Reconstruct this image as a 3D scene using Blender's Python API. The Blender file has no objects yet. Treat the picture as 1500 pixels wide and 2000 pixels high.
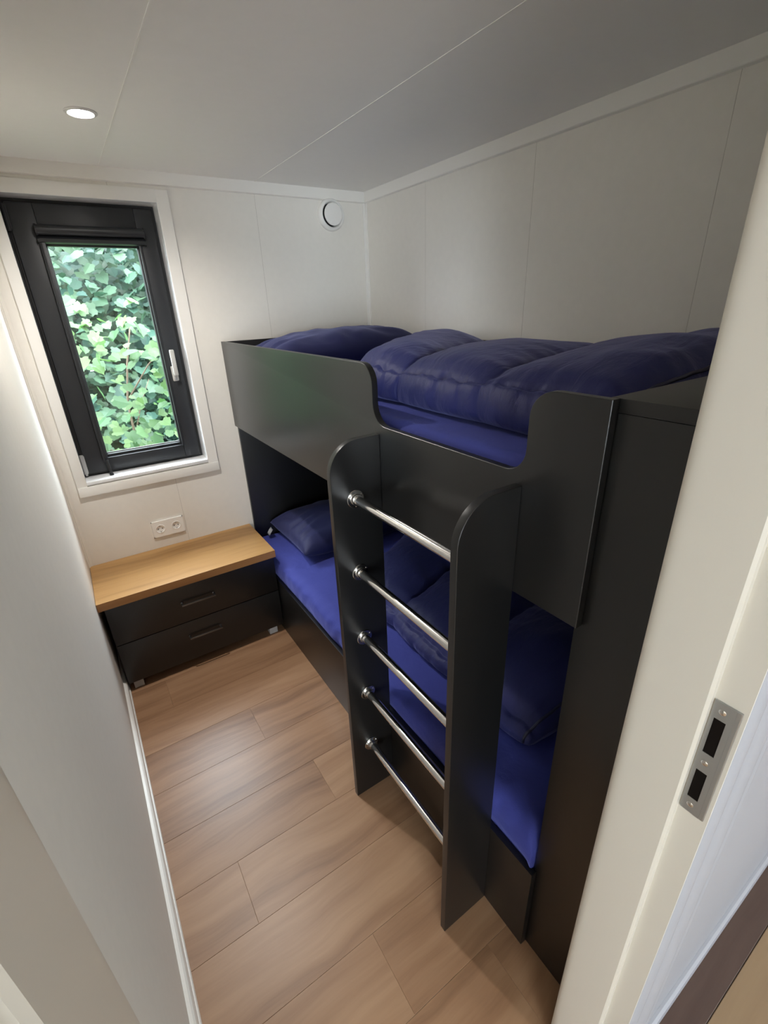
import bpy, bmesh, math, random
from mathutils import Vector, Matrix, noise as mnoise

random.seed(7)
scene = bpy.context.scene
COL = scene.collection

# ------------------------------------------------------------------ camera
cam_d = bpy.data.cameras.new('camera')
cam = bpy.data.objects.new('camera', cam_d)
COL.objects.link(cam)
RX = Vector((0.83397354, -0.55066848, -0.03538861))
RY = Vector((-0.25256696, -0.32391275, -0.91175132))
RZ = Vector((0.49060989, 0.76931447, -0.40921533))
M = Matrix.Identity(4)
for i in range(3):
    M[i][0] = RX[i]; M[i][1] = -RY[i]; M[i][2] = -RZ[i]
M.translation = Vector((0.15277229, -2.43416904, 1.62616394))
cam.matrix_world = M
cam_d.sensor_fit = 'HORIZONTAL'
cam_d.sensor_width = 36.0
cam_d.lens = 36.0 * 907.6553 / 1500.0
cam_d.clip_start = 0.01
cam_d.clip_end = 200
scene.camera = cam

# ------------------------------------------------------------------ world / exposure
W_STRENGTH = 9.5
world = bpy.data.worlds.new('world')
scene.world = world
world.use_nodes = True
bg = world.node_tree.nodes['Background']
bg.inputs[0].default_value = (0.90, 0.93, 1.0, 1)
bg.inputs[1].default_value = W_STRENGTH
scene.view_settings.view_transform = 'Standard'
scene.view_settings.look = 'None'
scene.view_settings.gamma = 1.0
scene.view_settings.use_curve_mapping = False
scene.view_settings.exposure = 1.64
scene.cycles.max_bounces = 10
scene.cycles.diffuse_bounces = 6
scene.cycles.transparent_max_bounces = 16
scene.cycles.sample_clamp_indirect = 6.0
scene.cycles.caustics_reflective = False
SPOT_W = 20.5

def portal(name, loc, rot, sx, sy):
    d = bpy.data.lights.new(name, 'AREA'); d.shape = 'RECTANGLE'; d.size = sx; d.size_y = sy
    d.cycles.is_portal = True
    o = bpy.data.objects.new(name, d); COL.objects.link(o); o.location = loc; o.rotation_euler = rot
    return o
# daylight comes in through the bedroom window and two added hall openings (portals only guide the sampling)
portal('window_daylight_guide', (0.37, 0.19, 1.485), (math.radians(-90), 0, 0), 0.56, 1.14)
portal('hall_daylight_guide', (-1.65, -6.53, 1.25), (math.radians(90), 0, 0), 2.3, 1.5)
portal('hall_daylight_guide', (2.65, -6.53, 1.25), (math.radians(90), 0, 0), 1.1, 1.5)

# ------------------------------------------------------------------ materials
MATS = {}
def mat(name, color=(0.8, 0.8, 0.8), rough=0.5, metal=0.0, spec=0.5, sheen=0.0, sheen_col=None, coat=0.0):
    m = bpy.data.materials.new(name); m.use_nodes = True
    b = m.node_tree.nodes['Principled BSDF']
    b.inputs['Base Color'].default_value = (*color, 1)
    b.inputs['Roughness'].default_value = rough
    b.inputs['Metallic'].default_value = metal
    b.inputs['Specular IOR Level'].default_value = spec
    if sheen:
        b.inputs['Sheen Weight'].default_value = sheen
        b.inputs['Sheen Roughness'].default_value = 0.4
        b.inputs['Sheen Tint'].default_value = (*(sheen_col or color), 1)
    b.inputs['Coat Weight'].default_value = coat
    MATS[name] = m
    return m
def N(m, t, **kw):
    n = m.node_tree.nodes.new(t)
    for k, v in kw.items(): setattr(n, k, v)
    return n
def L(m, a, b): m.node_tree.links.new(a, b)
def bsdf(m): return m.node_tree.nodes['Principled BSDF']
def add_bump(m, scale, strength, dist=0.001, detail=3, mapping=None, coord='Object'):
    tc = N(m, 'ShaderNodeTexCoord'); nz = N(m, 'ShaderNodeTexNoise'); bp = N(m, 'ShaderNodeBump')
    nz.inputs['Scale'].default_value = scale; nz.inputs['Detail'].default_value = detail
    src = tc.outputs[coord]
    if mapping:
        mp = N(m, 'ShaderNodeMapping'); mp.inputs['Scale'].default_value = mapping
        L(m, src, mp.inputs[0]); src = mp.outputs[0]
    L(m, src, nz.inputs['Vector'])
    bp.inputs['Strength'].default_value = strength; bp.inputs['Distance'].default_value = dist
    L(m, nz.outputs[0], bp.inputs['Height']); L(m, bp.outputs[0], bsdf(m).inputs['Normal'])
    return nz

def wall_mat(name, c, var=0.03, bump=0.25):
    m = mat(name, c, 0.7, spec=0.2)
    nz = add_bump(m, 260, bump, 0.0006, 2)
    tc = N(m, 'ShaderNodeTexCoord'); n2 = N(m, 'ShaderNodeTexNoise'); n2.inputs['Scale'].default_value = 35
    n2.inputs['Detail'].default_value = 5
    L(m, tc.outputs['Object'], n2.inputs['Vector'])
    mx = N(m, 'ShaderNodeMix', data_type='RGBA')
    mx.inputs[6].default_value = (c[0]*(1-var), c[1]*(1-var), c[2]*(1-var), 1)
    mx.inputs[7].default_value = (min(1, c[0]*(1+var)), min(1, c[1]*(1+var)), min(1, c[2]*(1+var)), 1)
    L(m, n2.outputs[0], mx.inputs[0]); L(m, mx.outputs[2], bsdf(m).inputs['Base Color'])
    return m
wall_mat('wall', (0.82, 0.79, 0.735))
wall_mat('ceiling', (0.88, 0.865, 0.84), 0.015, 0.15)
mat('trim_white', (0.86, 0.84, 0.80), 0.35)
mat('cornice_white', (0.86, 0.84, 0.80), 0.4)
mat('seam_dark', (0.56, 0.53, 0.48), 0.7)
mat('sill_white', (0.80, 0.81, 0.82), 0.25)
mat('plastic_white', (0.88, 0.865, 0.84), 0.3)
mat('jamb_cream', (0.61, 0.575, 0.51), 0.35)
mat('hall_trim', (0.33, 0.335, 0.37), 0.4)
mat('window_black', (0.020, 0.022, 0.026), 0.40)
mat('rubber_black', (0.008, 0.008, 0.009), 0.6)
mat('handle_grey', (0.62, 0.61, 0.58), 0.3, 0.3)
mat('hinge_grey', (0.55, 0.55, 0.54), 0.35, 0.5)
mat('chrome', (0.78, 0.77, 0.75), 0.14, 1.0)
mat('chrome_soft', (0.72, 0.71, 0.69), 0.2, 1.0)
mat('steel', (0.46, 0.47, 0.47), 0.38, 0.85)
mat('pocket_dark', (0.006, 0.004, 0.003), 0.9, spec=0.1)
mat('foot_grey', (0.42, 0.42, 0.42), 0.45)
mat('handle_dark', (0.16, 0.155, 0.15), 0.28, 0.9)
mat('cloth_tag', (0.75, 0.76, 0.78), 0.7)
mat('lamp_ring', (0.75, 0.74, 0.72), 0.3)
mat('stem_brown', (0.10, 0.07, 0.045), 0.8)
mat('ground_soil', (0.05, 0.06, 0.03), 0.9)

m = mat('board_black', (0.006, 0.0057, 0.0056), 0.34, spec=0.7)
add_bump(m, 420, 0.12, 0.0004, 2)
m = mat('board_edge', (0.035, 0.033, 0.032), 0.33, spec=0.6)

def wood(name, dark, mid, light, rough, sx=1.3, sy=22.0, knots=True, spec=0.5, bumpstr=0.08):
    m = mat(name, mid, rough, spec=spec)
    tc = N(m, 'ShaderNodeTexCoord'); oi = N(m, 'ShaderNodeObjectInfo')
    off = N(m, 'ShaderNodeVectorMath', operation='MULTIPLY_ADD')
    cmb = N(m, 'ShaderNodeCombineXYZ')
    for k in range(3): L(m, oi.outputs['Random'], cmb.inputs[k])
    off.inputs[1].default_value = (37.0, 53.0, 11.0)
    L(m, cmb.outputs[0], off.inputs[0]); L(m, tc.outputs['Object'], off.inputs[2])
    # slow warp so the grain is not ruled
    wn = N(m, 'ShaderNodeTexNoise'); wn.inputs['Scale'].default_value = 2.6; wn.inputs['Detail'].default_value = 2
    L(m, off.outputs[0], wn.inputs['Vector'])
    wv = N(m, 'ShaderNodeVectorMath', operation='MULTIPLY_ADD')
    wv.inputs[1].default_value = (0.10, 0.09, 0.0)
    L(m, wn.outputs['Color'], wv.inputs[0]); L(m, off.outputs[0], wv.inputs[2])
    mp = N(m, 'ShaderNodeMapping'); mp.inputs['Scale'].default_value = (sx, sy, sy)
    L(m, wv.outputs[0], mp.inputs[0])
    n1 = N(m, 'ShaderNodeTexNoise'); n1.inputs['Scale'].default_value = 1.0; n1.inputs['Detail'].default_value = 8; n1.inputs['Roughness'].default_value = 0.62
    L(m, mp.outputs[0], n1.inputs['Vector'])
    n2 = N(m, 'ShaderNodeTexNoise'); n2.inputs['Scale'].default_value = 0.22; n2.inputs['Detail'].default_value = 4
    L(m, mp.outputs[0], n2.inputs['Vector'])
    add = N(m, 'ShaderNodeMath', operation='MULTIPLY_ADD'); add.inputs[1].default_value = 0.55
    L(m, n1.outputs[0], add.inputs[0])
    half = N(m, 'ShaderNodeMath', operation='MULTIPLY'); half.inputs[1].default_value = 0.5
    L(m, n2.outputs[0], half.inputs[0]); L(m, half.outputs[0], add.inputs[2])
    rnd = N(m, 'ShaderNodeMath', operation='MULTIPLY_ADD'); rnd.inputs[1].default_value = 0.07; 
    L(m, oi.outputs['Random'], rnd.inputs[0]); L(m, add.outputs[0], rnd.inputs[2])
    cr = N(m, 'ShaderNodeValToRGB')
    e = cr.color_ramp.elements
    e[0].position = 0.36; e[0].color = (*dark, 1)
    e[1].position = 0.78; e[1].color = (*light, 1)
    k = e.new(0.55); k.color = (*mid, 1)
    L(m, rnd.outputs[0], cr.inputs[0])
    L(m, cr.outputs[0], bsdf(m).inputs['Base Color'])
    bp = N(m, 'ShaderNodeBump'); bp.inputs['Strength'].default_value = bumpstr; bp.inputs['Distance'].default_value = 0.001
    L(m, n1.outputs[0], bp.inputs['Height']); L(m, bp.outputs[0], bsdf(m).inputs['Normal'])
    return m
wood('floor_wood', (0.17, 0.085, 0.045), (0.34, 0.19, 0.105), (0.47, 0.29, 0.17), 0.36, 1.5, 21.0)
wood('hall_wood', (0.24, 0.155, 0.085), (0.31, 0.205, 0.115), (0.37, 0.25, 0.14), 0.45)
wood('hall_wood_shaded', (0.07, 0.038, 0.03), (0.10, 0.06, 0.046), (0.14, 0.085, 0.065), 0.45)  # darker wood colour paints the shadow lying along the hall wall
wood('oak_top', (0.22, 0.105, 0.032), (0.44, 0.25, 0.092), (0.54, 0.325, 0.135), 0.40, 1.1, 16.0)
wood('oak_edge', (0.24, 0.10, 0.035), (0.36, 0.17, 0.06), (0.45, 0.23, 0.09), 0.4, 1.1, 16.0)
mat('gap_brown', (0.10, 0.06, 0.04), 0.8)

def cloth(name, col, rough, sheen, sheen_col, scale, strength, mapping=(1, 1, 1), weave=False):
    m = mat(name, col, rough, spec=0.25, sheen=sheen, sheen_col=sheen_col)
    tc = N(m, 'ShaderNodeTexCoord'); mp = N(m, 'ShaderNodeMapping'); mp.inputs['Scale'].default_value = mapping
    L(m, tc.outputs['Object'], mp.inputs[0])
    n1 = N(m, 'ShaderNodeTexNoise'); n1.inputs['Scale'].default_value = scale; n1.inputs['Detail'].default_value = 4
    n1.inputs['Distortion'].default_value = 0.6
    L(m, mp.outputs[0], n1.inputs['Vector'])
    n2 = N(m, 'ShaderNodeTexNoise'); n2.inputs['Scale'].default_value = 500; n2.inputs['Detail'].default_value = 1
    L(m, tc.outputs['Object'], n2.inputs['Vector'])
    ad = N(m, 'ShaderNodeMath', operation='MULTIPLY_ADD'); ad.inputs[1].default_value = 0.05
    L(m, n2.outputs[0], ad.inputs[0]); L(m, n1.outputs[0], ad.inputs[2])
    bp = N(m, 'ShaderNodeBump'); bp.inputs['Strength'].default_value = strength; bp.inputs['Distance'].default_value = 0.012
    L(m, ad.outputs[0], bp.inputs['Height']); L(m, bp.outputs[0], bsdf(m).inputs['Normal'])
    return m
cloth('duvet_navy', (0.027, 0.031, 0.125), 0.50, 0.4, (0.30, 0.32, 0.65), 11, 0.5, (1.0, 2.4, 1.0))
cloth('pillow_navy', (0.021, 0.024, 0.082), 0.6, 0.4, (0.3, 0.32, 0.6), 8, 0.3)
cloth('sheet_blue', (0.050, 0.062, 0.30), 0.8, 0.4, (0.3, 0.33, 0.8), 14, 0.35)
mat('piping_navy', (0.02, 0.022, 0.06), 0.5)

# leaf: thin, lets light through
def leaf_mat(name, c, t):
    m = mat(name, c, 0.5)
    out = m.node_tree.nodes['Material Output']
    tr = N(m, 'ShaderNodeBsdfTranslucent'); tr.inputs[0].default_value = (*t, 1)
    mx = N(m, 'ShaderNodeMixShader'); mx.inputs[0].default_value = 0.42
    L(m, bsdf(m).outputs[0], mx.inputs[1]); L(m, tr.outputs[0], mx.inputs[2]); L(m, mx.outputs[0], out.inputs['Surface'])
    tc = N(m, 'ShaderNodeTexCoord'); nz = N(m, 'ShaderNodeTexNoise'); nz.inputs['Scale'].default_value = 3
    geo = N(m, 'ShaderNodeNewGeometry')
    oi = N(m, 'ShaderNodeObjectInfo')
    sm = N(m, 'ShaderNodeMath', operation='ADD'); L(m, geo.outputs['Random Per Island'], sm.inputs[0]); L(m, oi.outputs['Random'], sm.inputs[1])
    fr = N(m, 'ShaderNodeMath', operation='FRACT'); L(m, sm.outputs[0], fr.inputs[0])
    cr = N(m, 'ShaderNodeValToRGB')
    cr.color_ramp.elements[0].color = (c[0]*0.55, c[1]*0.7, c[2]*0.8, 1)
    cr.color_ramp.elements[1].color = (min(1, c[0]*1.8), min(1, c[1]*1.35), c[2]*1.0, 1)
    L(m, fr.outputs[0], cr.inputs[0]); L(m, cr.outputs[0], bsdf(m).inputs['Base Color'])
    return m
leaf_mat('leaf_green', (0.046, 0.114, 0.040), (0.053, 0.138, 0.032))
leaf_mat('leaf_far', (0.038, 0.094, 0.066), (0.038, 0.10, 0.056))

# clear window glass: mostly straight-through with a mirror film by Fresnel
m = bpy.data.materials.new('glass'); m.use_nodes = True; MATS['glass'] = m
nt = m.node_tree; nt.nodes.remove(nt.nodes['Principled BSDF'])
tp = N(m, 'ShaderNodeBsdfTransparent'); tp.inputs[0].default_value = (0.93, 0.97, 0.97, 1)
gl = N(m, 'ShaderNodeBsdfGlossy'); gl.inputs['Roughness'].default_value = 0.02
lw = N(m, 'ShaderNodeLayerWeight'); pw = N(m, 'ShaderNodeMath', operation='POWER'); pw.inputs[1].default_value = 5.0
L(m, lw.outputs['Facing'], pw.inputs[0])
fz = N(m, 'ShaderNodeMath', operation='MULTIPLY_ADD'); fz.inputs[1].default_value = 0.96; fz.inputs[2].default_value = 0.04   # Schlick, same from both sides
L(m, pw.outputs[0], fz.inputs[0])
mx = N(m, 'ShaderNodeMixShader')
L(m, fz.outputs[0], mx.inputs[0]); L(m, tp.outputs[0], mx.inputs[1]); L(m, gl.outputs[0], mx.inputs[2])
L(m, mx.outputs[0], nt.nodes['Material Output'].inputs['Surface'])
# lamp lens
m = bpy.data.materials.new('lamp_lens'); m.use_nodes = True; MATS['lamp_lens'] = m
nt = m.node_tree; nt.nodes.remove(nt.nodes['Principled BSDF'])
em = N(m, 'ShaderNodeEmission'); em.inputs[0].default_value = (1, 0.97, 0.93, 1); em.inputs[1].default_value = 30
L(m, em.outputs[0], nt.nodes['Material Output'].inputs['Surface'])

# ------------------------------------------------------------------ helpers
def empty(name, loc=(0, 0, 0)):
    o = bpy.data.objects.new(name, None); COL.objects.link(o); o.location = loc
    o.empty_display_size = 0.05
    return o
def obj(name, bm, material, parent=None, smooth=False, angle=None):
    me = bpy.data.meshes.new(name)
    bmesh.ops.recalc_face_normals(bm, faces=bm.faces)
    bm.to_mesh(me); bm.free()
    mats = material if isinstance(material, (list, tuple)) else [material]
    for q in mats: me.materials.append(MATS[q])
    o = bpy.data.objects.new(name, me); COL.objects.link(o)
    if parent is not None:
        o.parent = parent
        o.matrix_parent_inverse = Matrix.Translation(parent_world(parent)).inverted()
    if smooth:
        for p in me.polygons: p.use_smooth = True
        if angle is not None:
            try: me.set_sharp_from_angle(angle=math.radians(angle))
            except Exception: pass
    return o
def parent_world(p):
    v = Vector(p.location)
    while p.parent is not None:
        p = p.parent
        v = v * 1
    return v if True else v
def tag(o, label=None, cat=None, group=None, kind=None):
    if label: o['label'] = label
    if cat: o['category'] = cat
    if group: o['group'] = group
    if kind: o['kind'] = kind
    return o
def box(bm, x0, x1, y0, y1, z0, z1, bevel=0.0, seg=2, mi=0):
    t = bmesh.new()
    v = [t.verts.new(c) for c in ((x0,y0,z0),(x1,y0,z0),(x1,y1,z0),(x0,y1,z0),(x0,y0,z1),(x1,y0,z1),(x1,y1,z1),(x0,y1,z1))]
    for f in ((3,2,1,0),(4,5,6,7),(0,1,5,4),(1,2,6,5),(2,3,7,6),(3,0,4,7)): t.faces.new([v[i] for i in f])
    if bevel: bmesh.ops.bevel(t, geom=t.edges[:], offset=bevel, segments=seg, profile=0.6, affect='EDGES')
    merge(bm, t, mi)
    return bm
def merge(bm, t, mi=0):
    vm = {}
    for v in t.verts: vm[v] = bm.verts.new(v.co)
    for f in t.faces:
        try:
            g = bm.faces.new([vm[v] for v in f.verts]); g.material_index = mi or f.material_index; g.smooth = f.smooth
        except ValueError: pass
    t.free()
def boxo(name, material, parent, x0, x1, y0, y1, z0, z1, bevel=0.0, seg=2):
    return obj(name, box(bmesh.new(), x0, x1, y0, y1, z0, z1, bevel, seg), material, parent, smooth=bevel > 0, angle=40)
def prism(bm, pts, axis, a, b, bevel=0.0, seg=2):
    """extrude a 2-D outline along an axis ('x','y','z') from a to b"""
    t = bmesh.new()
    def P(p, c):
        return {'x': (c, p[0], p[1]), 'y': (p[0], c, p[1]), 'z': (p[0], p[1], c)}[axis]
    A = [t.verts.new(P(p, a)) for p in pts]; B = [t.verts.new(P(p, b)) for p in pts]
    t.faces.new(A); t.faces.new(B[::-1])
    n = len(pts)
    for i in range(n):
        j = (i + 1) % n
        t.faces.new((A[i], B[i], B[j], A[j]))
    bmesh.ops.recalc_face_normals(t, faces=t.faces)
    if bevel:
        caps = [e for e in t.edges if len(e.link_faces) == 2 and any(len(f.verts) == n for f in e.link_faces)]
        bmesh.ops.bevel(t, geom=caps, offset=bevel, segments=seg, profile=0.6, affect='EDGES')
    merge(bm, t)
    return bm
def tube(bm, p0, p1, r0, r1=None, n=20, caps=True):
    r1 = r0 if r1 is None else r1
    p0 = Vector(p0); p1 = Vector(p1); d = (p1 - p0).normalized()
    u = d.orthogonal().normalized(); w = d.cross(u)
    A = []; B = []
    for i in range(n):
        a = 2 * math.pi * i / n; e = u * math.cos(a) + w * math.sin(a)
        A.append(bm.verts.new(p0 + e * r0)); B.append(bm.verts.new(p1 + e * r1))
    for i in range(n):
        j = (i + 1) % n; bm.faces.new((A[i], A[j], B[j], B[i]))
    if caps: bm.faces.new(A[::-1]); bm.faces.new(B)
    return bm
def path_tube(bm, pts, r, n=8):
    rings = []
    pts = [Vector(p) for p in pts]
    for k, p in enumerate(pts):
        d = (pts[min(k + 1, len(pts) - 1)] - pts[max(k - 1, 0)]).normalized()
        u = d.cross(Vector((0.31, 0.17, 0.93))).normalized(); w = d.cross(u)
        rr = r[k] if isinstance(r, (list, tuple)) else r
        rings.append([bm.verts.new(p + (u * math.cos(2*math.pi*i/n) + w * math.sin(2*math.pi*i/n)) * rr) for i in range(n)])
    for a, b in zip(rings, rings[1:]):
        for i in range(n):
            j = (i + 1) % n; bm.faces.new((a[i], a[j], b[j], b[i]))
    bm.faces.new(rings[0][::-1]); bm.faces.new(rings[-1])
    return bm
def lathe(bm, origin, axis, prof, n=40, closed=False):
    """prof: (radius, distance along axis)"""
    o = Vector(origin); d = Vector(axis).normalized(); u = d.orthogonal().normalized(); w = d.cross(u)
    rings = []
    for r, h in prof:
        if r < 1e-6: rings.append([bm.verts.new(o + d * h)])
        else: rings.append([bm.verts.new(o + d * h + (u * math.cos(2*math.pi*i/n) + w * math.sin(2*math.pi*i/n)) * r) for i in range(n)])
    pairs = list(zip(rings, rings[1:]))
    if closed: pairs.append((rings[-1], rings[0]))
    for a, b in pairs:
        for i in range(n):
            j = (i + 1) % n
            if len(a) == 1 and len(b) == 1: continue
            if len(a) == 1: bm.faces.new((a[0], b[i], b[j]))
            elif len(b) == 1: bm.faces.new((a[i], a[j], b[0]))
            else: bm.faces.new((a[i], a[j], b[j], b[i]))
    return bm
def ring_xz(bm, x0, x1, z0, z1, wl, wr, wb, wt, y0, y1, bevel=0.0):
    """a mitre-free rectangular frame in the x-z plane"""
    box(bm, x0, x0 + wl, y0, y1, z0, z1, bevel)
    box(bm, x1 - wr, x1, y0, y1, z0, z1, bevel)
    box(bm, x0 + wl, x1 - wr, y0, y1, z1 - wt, z1, bevel)
    box(bm, x0 + wl, x1 - wr, y0, y1, z0, z0 + wb, bevel)
    return bm
def smooth01(t): t = max(0.0, min(1.0, t)); return t * t * (3 - 2 * t)
def nz3(x, y, z): return mnoise.noise(Vector((x, y, z)))

# ------------------------------------------------------------------ dimensions (metres)
W, H = 1.662, 2.150
XP = 0.795; T = 0.018          # front plane of the bunk's panels, board thickness
NY = -2.20; HY = -2.32         # door wall: room side and hall side
HX0, HX1, HB = -3.6, 4.4, -6.5 # hall extents
OX0, OX1 = 0.081, 0.708        # clear door opening
WX0, WX1, WZ0, WZ1 = 0.091, 0.64, 0.925, 2.045   # window opening

# ------------------------------------------------------------------ floor
fl = tag(empty('floor', (0.8, -1.1, 0)), 'brown oak plank floor', kind='structure')
boxo('underlay', 'gap_brown', fl, 0, W, NY - 0.12, 0.0, -0.05, -0.0125)
edges = [0.0, -0.185, -0.385, -0.585, -0.79, -0.99, -1.19, -1.385, -1.585, -1.79, -1.99, -2.19, HY]
ends = [[0.9], [0.55], [0.168, 1.37], [0.95], [0.45, 1.64], [0.98], [0.57], [0.21, 1.4], [0.84], [0.47], [0.72], [0.3]]
for r in range(len(edges) - 1):
    ya, yb = edges[r + 1], edges[r]
    xs = [0.0] + ends[r] + [W]
    for xa, xb in zip(xs, xs[1:]):
        bm = bmesh.new(); cx, cy = (xa + xb) / 2, (ya + yb) / 2
        hx, hy = (xb - xa) / 2 - 0.0001, (yb - ya) / 2 - 0.0003
        box(bm, -hx, hx, -hy, hy, -0.012, 0.0, 0.0005, 1)
        o = obj('plank', bm, 'floor_wood')
        o.parent = fl; o.matrix_parent_inverse = Matrix.Translation((-0.8, 1.1, 0)); o.location = (cx, cy, 0)
fh = tag(empty('floor_hall', (0.8, -2.9, 0)), 'hall floor beyond the doorway', kind='structure')
boxo('underlay', 'gap_brown', fh, HX0, HX1, HB, HY, -0.05, -0.0125)
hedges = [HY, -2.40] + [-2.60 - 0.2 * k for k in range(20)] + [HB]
for r in range(len(hedges) - 1):
    yb, ya = hedges[r], hedges[r + 1]
    xs = [HX0] + [HX0 + 0.5 + 0.37 * (r % 3) + 1.25 * k for k in range(6)] + [HX1]
    for xa, xb in zip(xs, xs[1:]):
        bm = bmesh.new(); cx, cy = (xa + xb) / 2, (ya + yb) / 2
        box(bm, -(xb-xa)/2 + .0004, (xb-xa)/2 - .0004, -(yb-ya)/2 + .0006, (yb-ya)/2 - .0006, -0.012, 0.0, 0.0012, 1)
        o = obj('plank', bm, 'hall_wood_shaded' if r == 0 else 'hall_wood')  # first row takes the painted shadow tone
        o.parent = fh; o.matrix_parent_inverse = Matrix.Translation((-0.8, 2.9, 0)); o.location = (cx, cy, 0)

# ------------------------------------------------------------------ walls made of 0.6 m panels
G = 0.0008
wf = tag(empty('wall_far', (0.8, 0, 0)), 'off-white panelled far wall with the window', kind='structure')
def far_panel(x0, x1):
    bm = bmesh.new(); a, b = x0 + G, x1 - G
    if b <= WX0 or a >= WX1: box(bm, a, b, 0, 0.2, 0, H)
    else:
        if a < WX0: box(bm, a, WX0, 0, 0.2, 0, H)
        if b > WX1: box(bm, WX1, b, 0, 0.2, 0, H)
        l, r = max(a, WX0), min(b, WX1)
        box(bm, l, r, 0, 0.2, 0, WZ0); box(bm, l, r, 0, 0.2, WZ1, H)
    obj('panel', bm, 'wall', wf)
far_panel(0, 0.467); far_panel(0.467, 1.0673); far_panel(1.0673, W)
for x in (0.467, 1.0673):
    if WX0 < x < WX1:
        boxo('joint', 'seam_dark', wf, x - G, x + G, 0.0006, 0.19, 0, WZ0); boxo('joint', 'seam_dark', wf, x - G, x + G, 0.0006, 0.19, WZ1, H)
    else: boxo('joint', 'seam_dark', wf, x - G, x + G, 0.0006, 0.19, 0, H)
wr = tag(empty('wall_right', (W, -1.1, 0)), 'off-white panelled wall behind the bunk', kind='structure')
ys = [0.2, -0.508, -1.1122, -1.7165, HY]
for a, b in zip(ys, ys[1:]): boxo('panel', 'wall', wr, W, W + 0.1, b + G, a - G, 0, H)
for y in ys[1:-1]: boxo('joint', 'seam_dark', wr, W + 0.0006, W + 0.09, y - G, y + G, 0, H)
wl = tag(empty('wall_left', (0, -1.1, 0)), 'plain off-white wall on the left', kind='structure')
boxo('panel', 'wall', wl, -0.08, 0, HY + 0.0, 0.2, 0, H)
wn = tag(empty('wall_near', (0.8, HY, 0)), 'partition wall holding the doorway', kind='structure')
DZ = 2.03
boxo('panel', 'wall', wn, 0.0, OX0 - 0.016, HY, NY, 0, H)
boxo('panel', 'wall', wn, OX1 + 0.016, W, HY, NY, 0, H)
boxo('panel', 'wall', wn, OX0 - 0.016, OX1 + 0.016, HY, NY, DZ + 0.02, H)
boxo('panel', 'wall', wn, HX0, -0.08, HY, NY, 0, H)
boxo('panel', 'wall', wn, W + 0.1, HX1, HY, NY, 0, H)
boxo('hall_lining', 'hall_trim', wn, OX1 + 0.0161 + 0.1501, HX1, HY - 0.004, HY, 0, H)
# hall shell behind the camera, with two windows added for fill light
wh = tag(empty('wall_hall_back', (0.8, HB, 0)), 'far wall of the open living space, with two windows added for fill light', kind='structure')
for xa, xb, za, zb in ((HX0, -2.8, 0, H), (-0.5, 2.1, 0, H), (3.2, HX1, 0, H), (-2.8, -0.5, 0, 0.5), (-2.8, -0.5, 2.0, H), (2.1, 3.2, 0, 0.5), (2.1, 3.2, 2.0, H)):
    boxo('panel', 'wall', wh, xa, xb, HB - 0.1, HB, za, zb)
tag(boxo('wall_hall_left', 'wall', None, HX0 - 0.1, HX0, HB - 0.1, NY, 0, H), 'hall end wall', kind='structure')
tag(boxo('wall_hall_right', 'wall', None, HX1, HX1 + 0.1, HB - 0.1, NY, 0, H), 'other hall end wall', kind='structure')
for nm, xa, xb in (('fill_window_2', -2.8, -0.5), ('fill_window_3', 2.1, 3.2)):  # unseen windows, added to send fill daylight through the doorway
    w2 = tag(empty(nm, ((xa + xb)/2, HB, 0.5)), 'large unseen window added behind the viewer for fill daylight', kind='structure')
    obj('frame', ring_xz(bmesh.new(), xa, xb, 0.5, 2.0, .05, .05, .05, .05, HB - 0.08, HB - 0.02, 0.002), 'window_black', w2)
    boxo('pane', 'glass', w2, xa + .05, xb - .05, HB - 0.055, HB - 0.051, 0.55, 1.95)

# ceiling: three long panels with white joint strips
ce = tag(empty('ceiling', (0.8, -1.1, H)), 'white ceiling of long panels', kind='structure')
xs = [0.0, 0.4516, 1.0722, W]
for a, b in zip(xs, xs[1:]): boxo('panel', 'ceiling', ce, a + G, b - G, HY, 0.0, H, H + 0.06)
for x in xs[1:-1]: boxo('joint_strip', 'trim_white', ce, x - 0.0022, x + 0.0022, NY, 0.0, H - 0.0012, H + 0.004)
tag(boxo('ceiling_hall', 'ceiling', None, HX0 - 0.1, HX1 + 0.1, HB - 0.1, HY, H, H + 0.06), 'hall ceiling', kind='structure')

# cornice strips, corner strip, baseboard
cz = 2.102
def strip(name, label, pts, axis, a, b, m='cornice_white'):
    return tag(obj(name, prism(bmesh.new(), pts, axis, a, b), m), label, kind='structure')
strip('trim_1', 'flat white cornice strip over the far wall', [(0, cz), (-0.012, cz + 0.002), (-0.014, cz + 0.004), (-0.014, H), (0, H)], 'x', 0.0, W)
strip('trim_2', 'flat white cornice strip over the bunk wall', [(W, cz), (W - 0.012, cz + 0.002), (W - 0.014, cz + 0.004), (W - 0.014, H), (W, H)], 'y', NY, -0.0142)
strip('trim_3', 'flat white cornice strip over the left wall', [(0, cz), (0.012, cz + 0.002), (0.014, cz + 0.004), (0.014, H), (0, H)], 'y', NY, -0.0142)
strip('trim_4', 'slim white strip in the room corner', [(W, 0), (W - 0.017, 0), (W - 0.017, -0.004), (W - 0.006, -0.006), (W - 0.004, -0.017), (W, -0.017)], 'z', 0.0, cz, 'trim_white')
strip('trim_5', 'slim off-white strip in the window corner', [(0, 0), (0.016, 0), (0.016, -0.004), (0.006, -0.006), (0.004, -0.016), (0, -0.016)], 'z', 0.513, cz, 'wall')
bpts = [(0, 0), (0.0205, 0), (0.0205, 0.006), (0.0185, 0.010), (0.0145, 0.011), (0.0140, 0.018), (0.0160, 0.022), (0.0160, 0.040), (0.0130, 0.049), (0.008, 0.053), (0, 0.055)]
strip('baseboard_left', 'stepped white baseboard along the left wall', bpts, 'y', NY, 0.0, 'trim_white')
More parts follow.
